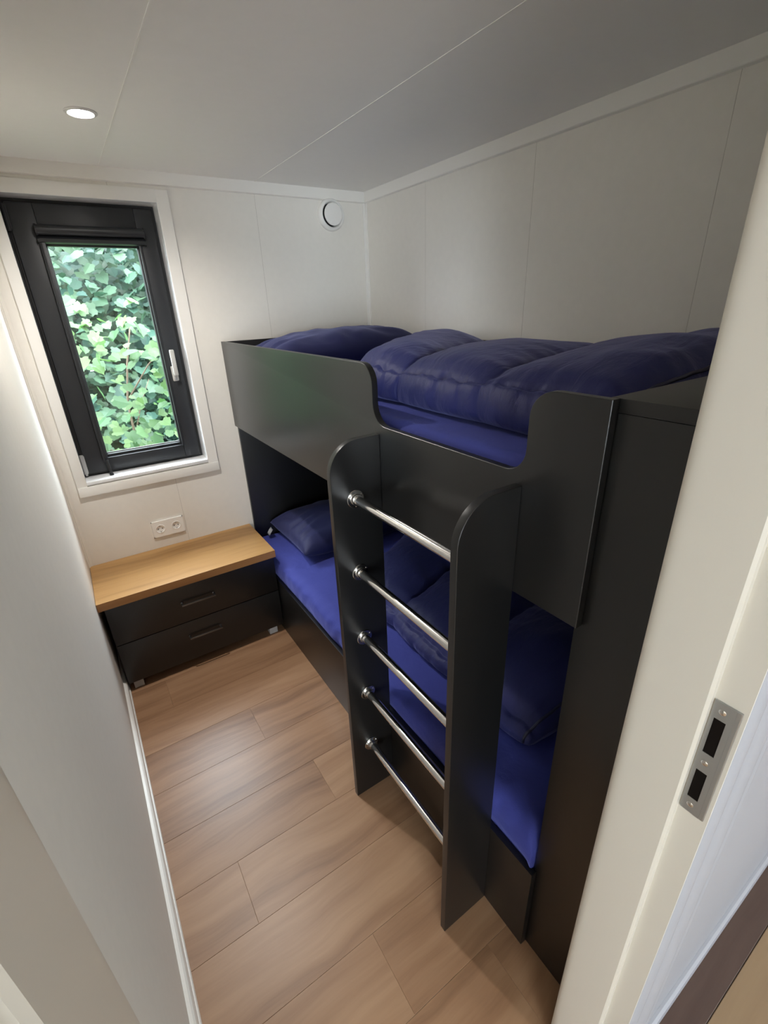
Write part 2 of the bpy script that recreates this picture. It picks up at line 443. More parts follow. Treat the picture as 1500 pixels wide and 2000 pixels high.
hb = [(HY - 0.0042, 0), (HY - 0.016, 0), (HY - 0.016, 0.05), (HY - 0.010, 0.058), (HY - 0.0042, 0.06)]
strip('baseboard_hall', 'white baseboard of the hall wall', hb, 'x', OX1 + 0.0161 + 0.1501, HX1, 'hall_trim')

# ------------------------------------------------------------------ door frame
d1 = tag(empty('door_1', (0.4, -2.26, 0)), 'white door frame round the doorway, no door leaf in view', kind='structure')
RB = -2.291                     # rebate line
def jamb(side):
    s = 1 if side > 0 else -1
    x = OX1 if s > 0 else OX0
    # plan outline of the jamb lining (x,y); rounded room-side arris, rebate on the hall side
    pl = [(x + s*0.016, NY + 0.001), (x + s*0.016, HY - 0.0075), (x + s*0.013, HY - 0.0075), (x + s*0.013, RB), (x + s*0.003, RB), (x, RB + 0.004)]
    for k in range(6):
        a = math.pi / 2 * k / 5
        pl.append((x + s*0.006*(1 - math.cos(a)), NY - 0.018 + 0.019*math.sin(a)))
    return obj('jamb', prism(bmesh.new(), pl, 'z', 0.0, DZ), 'jamb_cream', d1, smooth=True, angle=25)
jamb(1); jamb(-1)
bm = bmesh.new(); box(bm, OX0, OX1, RB, NY + 0.001, DZ, DZ + 0.016, 0.002); box(bm, OX0, OX1, HY - 0.002, RB, DZ + 0.013, DZ + 0.018)
obj('head', bm, 'jamb_cream', d1)
def archi(s, y0, ys, wd):
    """moulded architrave: s side, y0 wall plane, ys direction it sticks out"""
    x = (OX1 + 0.0161) if s > 0 else (OX0 - 0.0161)
    pr = [(0, 0), (0, .007), (.004, .011), (.011, .013), (.018, .012), (.022, .0085), (.026, .0085), (.032, .012), (.044, .0145), (.056, .013), (.061, .009), (.065, .009), (.070, .012), (.076, .011), (.08, .006), (.08, 0)]
    pl = [(x + s * a * wd / .08, y0 + ys * b) for a, b in pr]
    return obj('architrave', prism(bmesh.new(), pl, 'z', 0.0, DZ + 0.06), 'hall_trim', d1, smooth=True, angle=50)
archi(1, HY, -1, 0.15); archi(-1, HY, -1, 0.08)
# strike plate in the rebate of the right jamb
sx = OX1 + 0.013
st = obj('strike_plate', bmesh.new(), 'steel', d1)
bm = bmesh.new()
y0, y1 = -2.3165, -2.2925
zs = [0.965, 0.992, 1.045, 1.078, 1.138, 1.165]
for k in (0, 2, 4): box(bm, sx - 0.0018, sx + 0.001, y0, y1, zs[k], zs[k + 1])
for k in (1, 3):
    box(bm, sx - 0.0018, sx + 0.001, y0, y0 + 0.0062, zs[k], zs[k + 1]); box(bm, sx - 0.0018, sx + 0.001, y1 - 0.0045, y1, zs[k], zs[k + 1])
box(bm, sx - 0.0018, sx + 0.006, y0 - 0.0065, y0 + 0.0005, zs[0], zs[5], 0.0015)
bm.to_mesh(st.data); bm.free()
for k in (1, 3): boxo('latch_pocket', 'pocket_dark', st, sx - 0.0012, sx + 0.0012, y0 + 0.0058, y1 - 0.004, zs[k] - .001, zs[k + 1] + .001)
for z in (0.979, 1.061, 1.151):
    bm = bmesh.new(); lathe(bm, (sx - 0.0018, (y0 + y1)/2 + .001, z), (-1, 0, 0), [(0, .0008), (.003, .0008), (.0042, 0)], 16)
    obj('screw', bm, 'chrome_soft', st, True)

# ------------------------------------------------------------------ window
w1 = tag(empty('window_1', (0.37, 0.0, WZ0)), 'anthracite turn-and-tilt window with a roller blind cassette', kind='structure')
CX0, CX1, CZ0, CZ1 = 0.0535, 0.688, 0.862, 2.089
bm = bmesh.new(); box(bm, CX1 - 0.05, CX1, -0.010, 0.0, CZ0 + 0.045, CZ1, 0.0015); obj('casing', bm, 'trim_white', w1)
boxo('casing', 'trim_white', w1, CX0, CX0 + 0.041, -0.010, 0.0, CZ0 + 0.045, CZ1, 0.0015)
boxo('casing', 'trim_white', w1, CX0 + 0.041, CX1 - 0.05, -0.010, 0.0, CZ1 - 0.046, CZ1, 0.0015)
boxo('casing', 'trim_white', w1, CX0, CX1, -0.014, 0.0, CZ0, CZ0 + 0.045, 0.0015)
rv = 0.085
boxo('reveal_lining', 'sill_white', w1, WX1 - 0.003, WX1 + 0.001, -0.008, rv + 0.01, WZ0, WZ1)
boxo('reveal_lining', 'sill_white', w1, WX0 - 0.001, WX0 + 0.003, -0.008, rv + 0.01, WZ0, WZ1)
boxo('reveal_lining', 'sill_white', w1, WX0, WX1, -0.008, rv + 0.01, WZ1 - 0.003, WZ1 + 0.001)
boxo('sill', 'sill_white', w1, WX0 + .003, WX1 - .003, -0.012, rv + 0.01, WZ0 - 0.012, WZ0 + 0.003, 0.0015)
FX0, FX1, FZ0, FZ1 = WX0 + .003, WX1 - .003, WZ0 + .003, WZ1 - .003
obj('outer_frame', ring_xz(bmesh.new(), FX0, FX1, FZ0, FZ1, .05, .05, .05, .05, rv + 0.006, rv + 0.075, 0.002), 'window_black', w1)
GX0, GX1, GZ0, GZ1 = 0.210, 0.540, 1.016, 1.884
sash = obj('sash', ring_xz(bmesh.new(), FX0 + .016, FX1 - .014, FZ0 + .014, FZ1 - .014, GX0 - .012 - FX0 - .016, FX1 - .014 - GX1 - .012, GZ0 - .012 - FZ0 - .014, FZ1 - .014 - GZ1 - .012, rv - 0.012, rv + 0.05, 0.004), 'window_black', w1, True, 40)
obj('gasket', ring_xz(bmesh.new(), FX0 + .008, FX1 - .008, FZ0 + .008, FZ1 - .008, .009, .009, .009, .009, rv - 0.003, rv + 0.006, 0.001), 'rubber_black', w1)
obj('glazing_bead', ring_xz(bmesh.new(), GX0 - .0125, GX1 + .0125, GZ0 - .0125, GZ1 + .0125, .013, .013, .013, .013, rv + 0.004, rv + 0.03, 0.003), 'window_black', sash, True, 40)
boxo('spacer_bar', 'steel', sash, GX0, GX1, rv + 0.024, rv + 0.030, GZ0, GZ0 + 0.005)
boxo('pane', 'glass', sash, GX0 - .002, GX1 + .002, rv + 0.026, rv + 0.030, GZ0 - .002, GZ1 + .002)
# blind cassette and guides
cs = bmesh.new()
cp = []
for k in range(9):
    a = math.radians(100 - 200 * k / 8)
    cp.append((rv - 0.020 - 0.030 * max(0, math.cos(a)) ** .7, 1.936 + 0.019 * math.sin(a)))
cp = [(rv - 0.010, 1.956)] + cp + [(rv - 0.030, 1.912), (rv - 0.036, 1.906), (rv - 0.034, 1.894), (rv - 0.022, 1.890), (rv - 0.010, 1.890)]
cas = obj('blind_cassette', prism(cs, cp, 'x', 0.190, 0.568), 'window_black', w1, True, 35)
bm = bmesh.new(); prism(bm, [(p[0] - (.002 if p[0] < rv - .012 else 0), p[1] + (0.002 if p[1] > 1.92 else -.002)) for p in cp], 'x', 0.184, 0.190); obj('end_cap', bm, 'window_black', cas)
bm = bmesh.new(); prism(bm, [(p[0] - (.002 if p[0] < rv - .012 else 0), p[1] + (0.002 if p[1] > 1.92 else -.002)) for p in cp], 'x', 0.568, 0.574); obj('end_cap', bm, 'window_black', cas)
bm = bmesh.new(); box(bm, 0.186, 0.206, rv - 0.030, rv - 0.011, 0.99, 1.892, 0.003); box(bm, 0.1905, 0.2015, rv - 0.034, rv - 0.029, 0.99, 1.892, 0.002)
gd = obj('guide_rail', bm, 'window_black', cas, True, 40)
boxo('guide_rail', 'window_black', cas, 0.545, 0.557, rv - 0.022, rv - 0.011, 1.0, 1.892, 0.003)
bm = bmesh.new(); tube(bm, (0.199, rv - 0.034, 1.0), (0.203, rv - 0.050, 0.934), 0.0055, 0.0065, 12); tube(bm, (0.203, rv - 0.05, 0.936), (0.203, rv - 0.05, 0.928), 0.009, 0.009, 14)
obj('pull_cord', bm, 'rubber_black', cas, True, 40)
# handle
hd = obj('handle', bmesh.new(), 'handle_grey', w1)
bm = bmesh.new(); hx, hy = 0.581, rv - 0.012
box(bm, hx - .014, hx + .014, hy - .010, hy, 1.318, 1.388, 0.006, 3)
tube(bm, (hx, hy - .008, 1.358), (hx, hy - .034, 1.358), 0.0095, 0.009, 20)
box(bm, hx - .0105, hx + .0105, hy - .044, hy - .030, 1.346, 1.464, 0.0055, 3)
bm.to_mesh(hd.data); bm.free()
for p in hd.data.polygons: p.use_smooth = True
hd.data.set_sharp_from_angle(angle=math.radians(40))
bm = bmesh.new(); lathe(bm, (hx, hy - .010, 1.329), (0, -1, 0), [(0, .001), (.005, .001), (.006, 0)], 16); obj('lock_cylinder', bm, 'steel', hd, True)
bm = bmesh.new(); tube(bm, (FX0 + .010, rv - .014, 0.945), (FX0 + .010, rv - .014, 1.035), 0.0085, None, 16); tube(bm, (FX0 + .010, rv - .014, 0.936), (FX0 + .010, rv - .014, 0.944), 0.0055, None, 12); box(bm, FX0 + .010, FX0 + .02, rv - .018, rv - .010, .95, 1.03)
obj('hinge', bm, 'hinge_grey', w1, True, 40)
bm = bmesh.new(); tube(bm, (FX0 + .010, rv - .014, 1.93), (FX0 + .010, rv - .014, 2.02), 0.007, None, 16); box(bm, FX0 + .010, FX0 + .02, rv - .018, rv - .010, 1.935, 2.015)
obj('hinge', bm, 'window_black', w1, True, 40)

# ------------------------------------------------------------------ bunk bed
bed = tag(empty('bunk_bed', (1.2, -1.03, 0)), 'black wooden bunk bed with a built-in ladder and cut-out guard panel', 'bunk bed')
YN = -2.050; YF = -0.042
def arc(cx, cy, r, a0, a1, n=7): return [(cx + r*math.cos(math.radians(a0 + (a1-a0)*k/n)), cy + r*math.sin(math.radians(a0 + (a1-a0)*k/n))) for k in range(n + 1)]
PT, PB, PC = 1.488, 1.082, 1.335
pl = [(YF, PB), (YN, PB), (YN, PT)]
# near side S-curve (y decreasing towards the camera)
pl += arc(-1.953, PT - 0.050, 0.050, 90, 0, 7)          # convex shoulder
pl += arc(-1.857, PC + 0.046, 0.046, 180, 270, 7)
pl += arc(-1.447, PC + 0.055, 0.055, 270, 360, 7)
pl += arc(-1.340, PT - 0.052, 0.052, 180, 90, 7)
pl += [(YF, PT)]
up = obj('guard_panel', prism(bmesh.new(), pl, 'x', XP, XP + T, 0.0022, 3), 'board_black', bed, True, 30)
lp = obj('lower_panel', prism(bmesh.new(), [(-0.02, 0), (-2.042, 0), (-2.042, .319), (-0.02, .319)], 'x', XP, XP + T, 0.0012, 2), 'board_black', bed, True, 30)
XB = XP + T
boxo('headboard', 'board_black', bed, XB + .0002, W - 0.019, -0.0185, -0.0195 + T * 0 - 0.0175 + 0.0, 0.0, 1.486, 0.001)
boxo('back_panel', 'board_black', bed, W - 0.019, W - 0.001, -2.034, -0.019, 0.0, 1.470, 0.001)
boxo('upper_bed_base', 'board_black', bed, XB + .0005, W - 0.0195, -2.034, -0.038, 1.10, 1.12, 0.001)
boxo('lower_bed_base', 'board_black', bed, XB + .0005, W - 0.0195, -2.034, -0.038, 0.235, 0.255, 0.001)
boxo('upper_support_rail', 'board_black', bed, XB + .0005, XB + 0.03, -2.034, -0.038, 1.085, 1.0995, 0.001)
# ladder side boards
LX = 0.641
def ladder_board(yn):
    r = 0.088
    pts = [(XP - .0004, 0.0), (LX, 0.0), (LX, 1.312 - r)]
    for k in range(1, 15):
        a = math.pi / 2 * k / 14
        pts.append((LX + r * (1 - math.cos(a)), 1.312 - r + r * math.sin(a)))
    pts.append((XP - .0004, 1.312))
    return obj('ladder_side', prism(bmesh.new(), pts, 'y', yn, yn + 0.019, 0.002, 3), 'board_black', bed, True, 30)
LY1, LY2 = -1.419, -1.902
ladder_board(LY1); ladder_board(LY2)
RXX = 0.7105
for z in (1.150, 0.921, 0.687, 0.460, 0.224):
    ya, yb = LY1, LY2 + 0.019
    rg = obj('ladder_rung', tube(bmesh.new(), (RXX, ya - .004, z), (RXX, yb + .004, z), 0.0122, None, 28), 'chrome', bed, True, 40)
    for y, s in ((ya, -1), (yb, 1)):
        bm = bmesh.new()
        lathe(bm, (RXX, y, z), (0, s, 0), [(.0125, .0), (.0255, .0), (.0258, .0018), (.0245, .0034), (.0215, .0036), (.0165, .0042), (.0165, .012), (.0155, .0138), (.0125, .014)], 36)
        fg = obj('flange', bm, 'chrome_soft', rg, True, 35)
        for k in range(3):
            a = math.radians(30 + 120 * k)
            c = (RXX + .0205 * math.cos(a), y + s * .0034, z + .0205 * math.sin(a))
            lathe_b = bmesh.new(); lathe(lathe_b, c, (0, s, 0), [(0, .0014), (.0016, .0013), (.0030, .0)], 12)
            if s < 0:
                bmt = bmesh.new(); bmt.from_mesh(fg.data); merge(bmt, lathe_b); bmt.to_mesh(fg.data); bmt.free()
                for p in fg.data.polygons: p.use_smooth = True
            else: lathe_b.free()

# tall end cabinet at the foot
cab = tag(empty('end_cabinet', (1.24, -2.12, 0)), 'tall narrow black cabinet box closing the foot of the bunk by the doorway', 'cabinet')
boxo('body', 'board_black', cab, XB + .0006, W - 0.001, NY + 0.002, -2.0355, 0.0, PT - 0.0215, 0.001)
boxo('top_board', 'board_black', cab, XB + 0.0003, W - 0.0015, NY + 0.002, -2.0352, PT - 0.021, PT, 0.0012)

# ------------------------------------------------------------------ nightstand
ns = tag(empty('nightstand', (0.4, -0.2, 0)), 'low black two-drawer nightstand with an oak top under the window', 'nightstand')
NZ = 0.5125
tb = bmesh.new(); box(tb, 0.0012, XP - 0.0012, -0.394, -0.001, NZ - 0.038, NZ, 0.0012)
tp = obj('top', tb, ['oak_top', 'oak_edge'], ns)
for p in tp.data.polygons:
    if abs(p.normal.z) < 0.5: p.material_index = 1
bm = bmesh.new()
box(bm, 0.022, 0.040, -0.352, -0.002, 0.045, NZ - 0.0385); box(bm, 0.772, 0.790, -0.352, -0.002, 0.045, NZ - 0.0385)
box(bm, 0.040, 0.772, -0.350, -0.002, 0.045, 0.063); box(bm, 0.040, 0.772, -0.020, -0.002, 0.063, NZ - 0.0385); box(bm, 0.040, 0.772, -0.34, -0.02, NZ - 0.055, NZ - 0.0385)
obj('carcass', bm, 'board_black', ns)
boxo('side_filler', 'board_black', ns, 0.0208, 0.0218, -0.352, -0.002, 0.0, NZ - 0.0385)
for z0, z1, hz in ((0.268, 0.4715, 0.374), (0.047, 0.264, 0.182)):
    dr = boxo('drawer', 'board_black', ns, 0.024, 0.788, -0.371, -0.353, z0, z1, 0.0012)
    bm = bmesh.new(); yh = -0.371
    box(bm, 0.320, 0.474, yh - .027, yh - .020, hz - .004, hz + .004, 0.0015)
    for x in (0.3235, 0.4705): tube(bm, (x, yh, hz), (x, yh - .022, hz), 0.004, None, 14)
    h = obj('handle', bm, 'handle_dark', dr, True, 40)
    for x in (0.3235, 0.4705):
        bm = bmesh.new(); lathe(bm, (x, yh, hz), (0, -1, 0), [(0.004, .0022), (.0062, .0018), (.0068, 0)], 16); obj('rosette', bm, 'handle_dark', h, True)
for x0, x1, y in ((0.040, 0.082, -0.356), (0.712, 0.756, -0.356)):
    boxo('foot', 'foot_grey', ns, x0, x1, y, y + 0.04, 0.0, 0.0449, 0.0015)
    boxo('foot', 'foot_grey', ns, x0, x1, -0.06, -0.02, 0.0, 0.0449, 0.0015)

# ------------------------------------------------------------------ soft goods
def pillow(name, label, x0, x1, y0, y1, z0, hgt, seed, m='pillow_navy', tilt=0.0, tiltx=0.0, n=56):
    bm = bmesh.new(); cx, cy = (x0+x1)/2, (y0+y1)/2; hx, hy = (x1-x0)/2, (y1-y0)/2
    top = {}; bot = {}
    for i in range(n + 1):
        for j in range(n + 1):
            u = -1 + 2*i/n; v = -1 + 2*j/n
            # corners pulled in, sides slightly concave
            su = 1 - 0.05 * (1 - v*v) ; sv = 1 - 0.06 * (1 - u*u)
            x = cx + hx * u * su; y = cy + hy * v * sv
            e = max(0.0, (1 - abs(u) ** 2.8)) ** 0.45 * max(0.0, (1 - abs(v) ** 2.6)) ** 0.45
            w = 0.010 * nz3(x*5 + seed, y*5, seed) + 0.006 * nz3(x*13, y*11 + seed, 3.1)
            rim = max(abs(u), abs(v))
            crease = 0.006 * math.sin(14*math.atan2(v, u) + 5*nz3(u*2, v*2, seed)) * smooth01((rim - .45)/.4) * (1 - smooth01((rim - .9)/.1))
            z = z0 + hgt * 0.38 + (hgt * 0.62) * e + (w + crease) * min(1, e * 2)
            zb = z0 + hgt * 0.38 * (1 - min(1, e * 1.6))
            dz = tilt * (y - cy) + tiltx * (x - x0)
            top[i, j] = bm.verts.new((x, y, z + dz))
            bot[i, j] = top[i, j] if i in (0, n) or j in (0, n) else bm.verts.new((x, y, zb))
    for i in range(n):
        for j in range(n):
            bm.faces.new((top[i,j], top[i+1,j], top[i+1,j+1], top[i,j+1]))
            q = [bot[i,j], bot[i,j+1], bot[i+1,j+1], bot[i+1,j]]
            if len(set(q)) == 4:
                try: bm.faces.new(q)
                except ValueError: pass
    o = obj(name, bm, m, None, True)
    return tag(o, label, 'pillow')

def mattress(name, label, x0, x1, y0, y1, z0, z1, seed, wr, over=None):
    """sheeted mattress: rounded box with a wrinkled, slightly bulging front"""
    bm = bmesh.new(); ny = 150; r = 0.035
    hx = (x1-x0)/2; cx = (x0+x1)/2; 
    prof = []
    for k in range(9): prof.append((x0, z0 + (z1 - r - z0) * k / 8))
    for k in range(1, 9):
        a = math.pi/2 * k/8; prof.append((x0 + r*(1-math.cos(a)), z1 - r + r*math.sin(a)))
    for k in range(1, 34): prof.append((x0 + r + (x1 - x0 - 2*r) * k / 34, z1))
    for k in range(0, 9):
        a = math.pi/2 * k/8; prof.append((x1 - r + r*math.sin(a), z1 - r + r*math.cos(a)))
    prof.append((x1, z0))
    rings = []
    for j in range(ny + 1):
        y = y0 + (y1 - y0) * j / ny
        e = min(j, ny - j) / ny * abs(y1 - y0)
        ez = r * (1 - math.sqrt(max(0, 1 - (1 - min(1, e / r)) ** 2)))
        ring = []
        for (x, z) in prof:
            side = 1 - smooth01((x - x0) / 0.10)
            tz = (z - z0) / (z1 - z0)
            g = wr * side * (0.9 * nz3(y * 6 + seed, z * 4, seed) + 0.8 * abs(nz3(y * 16 + z * 9, z * 5 + seed, 2.2)))
            top = smooth01((tz - .8) / .2)
            w = 0.004 * top * nz3(x * 7 + seed, y * 6, 1.3) + 0.0035 * top * abs(nz3(x * 9 + y * 12, y * 5 - x * 7, seed))
            w += wr * 0.35 * side * top * nz3(y * 22 + x * 10, x * 8, seed + 4)
            bulge = 0.010 * side * math.sin(math.pi * min(1, tz * 1.05))
            if over: bulge += 0.012 * side * smooth01((z - over) / 0.04) * (1 - smooth01((x - x0) / 0.05)); g *= 0.25 + 0.75 * smooth01((z - over) / 0.03)
            ring.append(bm.verts.new((max(x - g - bulge, XP + 0.0025), y, (z - ez * tz) + w)))
        rings.append(ring)
    m = len(prof)
    for a, b in zip(rings, rings[1:]):
        for i in range(m - 1): bm.faces.new((a[i], a[i+1], b[i+1], b[i]))
        bm.faces.new((a[m-1], a[0], b[0], b[m-1]))
    bm.faces.new(rings[0][::-1]); bm.faces.new(rings[-1])
    o = obj(name, bm, 'sheet_blue', None, True, 60)
    return tag(o, label, 'mattress')

def cr(pts, t):
    n = len(pts) - 1; x = t * n; i = min(n - 1, int(x)); f = x - i
    p0 = pts[max(0, i-1)]; p1 = pts[i]; p2 = pts[i+1]; p3 = pts[min(n, i+2)]
    return tuple(0.5*((2*b) + (-a + c)*f + (2*a - 5*b + 4*c - d)*f*f + (-a + 3*b - 3*c + d)*f**3) for a, b, c, d in zip(p0, p1, p2, p3))

def duvet(name, label, prof0, prof1, longs, yf_front, yf_back, yn_front, yn_back, seams, seed, zmid, ends=(0.07, 0.05), lift=None, ns=120, nv=230, sag=None):
    """quilted duvet: prof0 = pinched cross-section, prof1 = puffed one (lists of (x,z), same length)"""
    bm = bmesh.new(); rings = []
    xa = min(p[0] for p in prof0); xb = max(p[0] for p in prof0)
    zb = min(p[1] for p in prof0)
    sl = [0] + seams + [1]
    for j in range(nv + 1):
        v = j / nv
        k = max(i for i in range(len(sl) - 1) if v >= sl[i] - 1e-9 or i == 0)
        k = min(k, len(sl) - 2)
        t = (v - sl[k]) / (sl[k+1] - sl[k])
        q = max(0.0, math.sin(math.pi * min(1, max(0, t)))) ** 0.5
        ring = []
        for i in range(ns):
            s = i / (ns - 1)
            a = cr(prof0, s); b = cr(prof1, s)
            lq = 1.0
            for ls, lw in longs: lq *= min(1.0, (abs(s - ls) / lw)) ** 0.5
            amt = q * lq
            x = a[0] + (b[0]-a[0]) * amt; z = a[1] + (b[1]-a[1]) * amt
            u = (x - xa) / (xb - xa)
            yF = yf_front + (yf_back - yf_front) * smooth01(u); yN = yn_front + (yn_back - yn_front) * smooth01(u)
            y = yF + (yN - yF) * v
            d0 = abs(y - yF); d1 = abs(y - yN)
            f = 1.0
            for d, w in ((d0, ends[0]), (d1, ends[1])):
                if d < w: f *= math.sqrt(max(0.0, 1 - (1 - d / w) ** 2)) 
            f = max(f, 0.03)
            zm = zmid
            z = zm + (z - zm) * (0.25 + 0.75 * f) if z > zm else zm + (z - zm) * f
            # fabric: puckers along the seams, soft dents elsewhere
            up = smooth01((z - zb) / 0.03)
            near = 1 - min(1, min(abs(t), abs(1 - t)) / 0.35)
            nearl = 0
            for ls, lw in longs: nearl = max(nearl, 1 - min(1, abs(s - ls) / (lw * 0.9)))
            z += up * (0.010 * nz3(x*4 + seed, y*4, seed) + 0.004 * nz3(x*11, y*9, seed)
                       + 0.009 * near * nz3(x*24 + seed, y*5, 5.0) + 0.011 * nearl * nz3(x*3, y*26, seed + 2.0))
            x -= up * (1 - smooth01(u * 6)) * (0.009 * nz3(y*22, z*6, seed) + 0.010 * nz3(y*4 + seed, z*2, 0.7))
            y += 0.012 * nz3(x*5, seed, v*6)
            z += up * 0.010 * smooth01((v - .66) / .2) * nz3(x*3 + y*11, y*3 - x*6, seed + 9)
            if lift: z += lift(x, y, u, v) * up
            ring.append(bm.verts.new((x, y, z)))
        rings.append(ring)
    for a, b in zip(rings, rings[1:]):
        for i in range(ns):
            k = (i + 1) % ns
            bm.faces.new((a[i], a[k], b[k], b[i]))
    bm.faces.new(rings[0][::-1]); bm.faces.new(rings[-1])
    o = obj(name, bm, 'duvet_navy', None, True)
    tag(o, label, 'duvet')
    hem = [o.data.vertices[(nv - 4) * ns + i].co.copy() for i in range(int(ns * 0.24), int(ns * 0.86))]
    obj('hem_piping', path_tube(bmesh.new(), hem[::2], 0.0042, 7), 'piping_navy', o, True)
    return o

mattress('mattress', 'blue sheeted mattress on the top bunk, seen in the panel cut-out', XB + 0.016, W - 0.022, -2.030, -0.042, 1.1205, 1.345, 3.0, 0.004)
mattress('mattress', 'blue sheeted mattress on the bottom bunk beside the nightstand', XB + 0.012, W - 0.022, -2.030, -0.042, 0.2555, 0.440, 8.0, 0.017, over=0.322)

# top duvet
def prof_pair(x0, xb, zb, zs, ztop, zback, puff):
    """front bulge, seam at zs, rising top, back edge"""
    p0 = [(xb - .05, zb + .004), (x0 + .30, zb + .002), (x0 + .06, zb), (x0 + .012, zb + .012), (x0 + .004, zb + .045), (x0 + .012, zs - .008), (x0 + .022, zs), (x0 + .045, zs + .010),
          (x0 + .10, zs + .022), (x0 + .20, ztop - .022), (x0 + .32, ztop - .016), (x0 + .45, zback - .012), (xb - .10, zback - .016), (xb - .03, zback - .04), (xb - .012, zb + .05), (xb - .05, zb + .004)]
    p1 = [(xb - .05, zb + .004), (x0 + .30, zb + .002), (x0 + .06, zb), (x0 + .000, zb + .010), (x0 - .016, zb + .045), (x0 + .000, zs - .004), (x0 + .016, zs + .004), (x0 + .034, zs + .026),
          (x0 + .085, zs + .026 + puff), (x0 + .20, ztop + puff), (x0 + .32, ztop + puff), (x0 + .45, zback + puff), (xb - .10, zback + puff*.8), (xb - .02, zback - .03), (xb, zb + .05), (xb - .05, zb + .004)]
    return p0, p1
p0, p1 = prof_pair(0.935, W - 0.024, 1.352, 1.445, 1.486, 1.484, 0.026)
def lift_top(x, y, u, v):
    return 0.035 * smooth01((v - 0.72) / 0.25) * smooth01(u * 1.6) + 0.012 * math.sin(9 * v + 1) * u
duvet('duvet', 'quilted navy duvet bunched on the top bunk', p0, p1, [(0.40, 0.10)], -1.00, -0.62, -1.985, -2.010,
           [0.30, 0.65], 1.0, 1.385, ends=(0.09, 0.07), lift=lift_top)
pillow('pillow', 'navy pillow at the head of the top bunk', 0.850, 1.625, -0.53, -0.045, 1.352, 0.155, 2.0, tilt=-0.05, tiltx=0.05)
pillow('pillow', 'navy pillow with a white tag lying on the bottom bunk', 0.895, 1.60, -0.530, -0.050, 0.447, 0.165, 5.0)
p0, p1 = prof_pair(0.965, W - 0.024, 0.446, 0.520, 0.575, 0.58, 0.028)
def lift_low(x, y, u, v): return 0.03 * smooth01((v - 0.6)/0.3) * smooth01(u*2) + 0.012*math.sin(8*v)*u
duvet('duvet', 'quilted navy duvet on the bottom bunk behind the ladder', p0, p1, [(0.40, 0.10)], -0.86, -0.62, -1.87, -1.96,
      [0.33, 0.66], 6.0, 0.475, ends=(0.08, 0.06), lift=lift_low)
# pillow tag
low_pillow = [o for o in bpy.data.objects if o.name.startswith('pillow') and 'tag' in o.get('label', '')][0]
bm = bmesh.new()
for i in range(7):
    for j in range(5):
        bm.verts.new((0.886 - 0.030*math.sin(j/4*1.0) , -0.085 - 0.045*i/6, 0.496 - 0.034*j/4 + 0.004*math.sin(i*1.2)))
bm.verts.ensure_lookup_table()
for i in range(6):
    for j in range(4): bm.faces.new([bm.verts[k] for k in (i*5+j, (i+1)*5+j, (i+1)*5+j+1, i*5+j+1)])
ge = bmesh.ops.solidify(bm, geom=bm.faces[:], thickness=0.0012)
obj('care_tag', bm, 'cloth_tag', low_pillow, True)['label'] = 'small white care tag'

# ------------------------------------------------------------------ wall fittings
def socket():
    o = tag(empty('double_socket', (0.382, 0, 0.617)), 'white double power socket on the wall over the nightstand', 'power socket')
    x0, x1, z0, z1 = 0.306, 0.458, 0.574, 0.659
    R = 0.0195; cs = [(0.344, 0.6165), (0.420, 0.6165)]
    # plate with two round wells: outer ring of quads between square and circle
    bm = bmesh.new()
    for (cx, cz), (a, b) in zip(cs, ((x0, 0.382), (0.382, x1))):
        n = 40; circ = []; sq = []; dp = []
        for k in range(n):
            an = 2*math.pi*k/n; c, s = math.cos(an), math.sin(an)
            circ.append(bm.verts.new((cx + R*c, -0.009, cz + R*s)))
            dp.append(bm.verts.new((cx + R*0.94*c, 0.004 - 0.0085, cz + R*0.94*s)))
            t = min(((b - cx) if c > 0 else (cx - a)) / max(1e-6, abs(c)), ((z1 - cz) if s > 0 else (cz - z0)) / max(1e-6, abs(s)))
            sq.append(bm.verts.new((cx + t*c, -0.009, cz + t*s)))
        for k in range(n):
            j = (k+1) % n
            bm.faces.new((circ[k], circ[j], sq[j], sq[k])); bm.faces.new((circ[k], dp[k], dp[j], circ[j]))
        bm.faces.new(dp)
    box(bm, x0, x1, -0.0088, -0.0002, z0, z0 + .004); box(bm, x0, x1, -0.0088, -0.0002, z1 - .004, z1)
    box(bm, x0, x0 + .004, -0.0088, -0.0002, z0, z1); box(bm, x1 - .004, x1, -0.0088, -0.0002, z0, z1)
    obj('plate', bm, 'plastic_white', o)
    for cx, cz in cs:
        bm = bmesh.new(); lathe(bm, (cx, -0.009, cz), (0, -1, 0), [(R, 0), (R, .0012), (R + .0012, .0016), (R + .0028, .0010), (R + .003, 0)], 40)
        obj('well_rim', bm, 'plastic_white', o, True, 40)
        for s in (-1, 1):
            obj('pin_hole', tube(bmesh.new(), (cx + s*0.0095, -0.0046, cz), (cx + s*0.0095, -0.0050, cz), 0.0026, None, 14), 'pocket_dark', o)
            obj('earth_clip', box(bmesh.new(), cx - .003, cx + .003, -0.0085, -0.0045, cz + s*(R - .0035) - .0016, cz + s*(R - .0035) + .0016, .0005), 'steel', o)
    return o
socket()
av = tag(empty('air_valve', (1.452, 0, 2.040)), 'round white ventilation valve high on the far wall near the corner', 'air vent')
bm = bmesh.new(); lathe(bm, (1.452, -0.0002, 2.040), (0, -1, 0), [(.050, .0), (.069, .0), (.071, .005), (.070, .018), (.0645, .030), (.0585, .032), (.0545, .028), (.052, .006)], 56, closed=True)
obj('housing', bm, 'plastic_white', av, True, 50)
bm = bmesh.new(); lathe(bm, (1.452, -0.0002, 2.040), (0, -1, 0), [(.030, .004), (.040, .018), (.0480, .030), (.0495, .036), (.0480, .040), (.044, .0415), (0, .0425)], 56)
obj('disc', bm, 'plastic_white', av, True, 50)
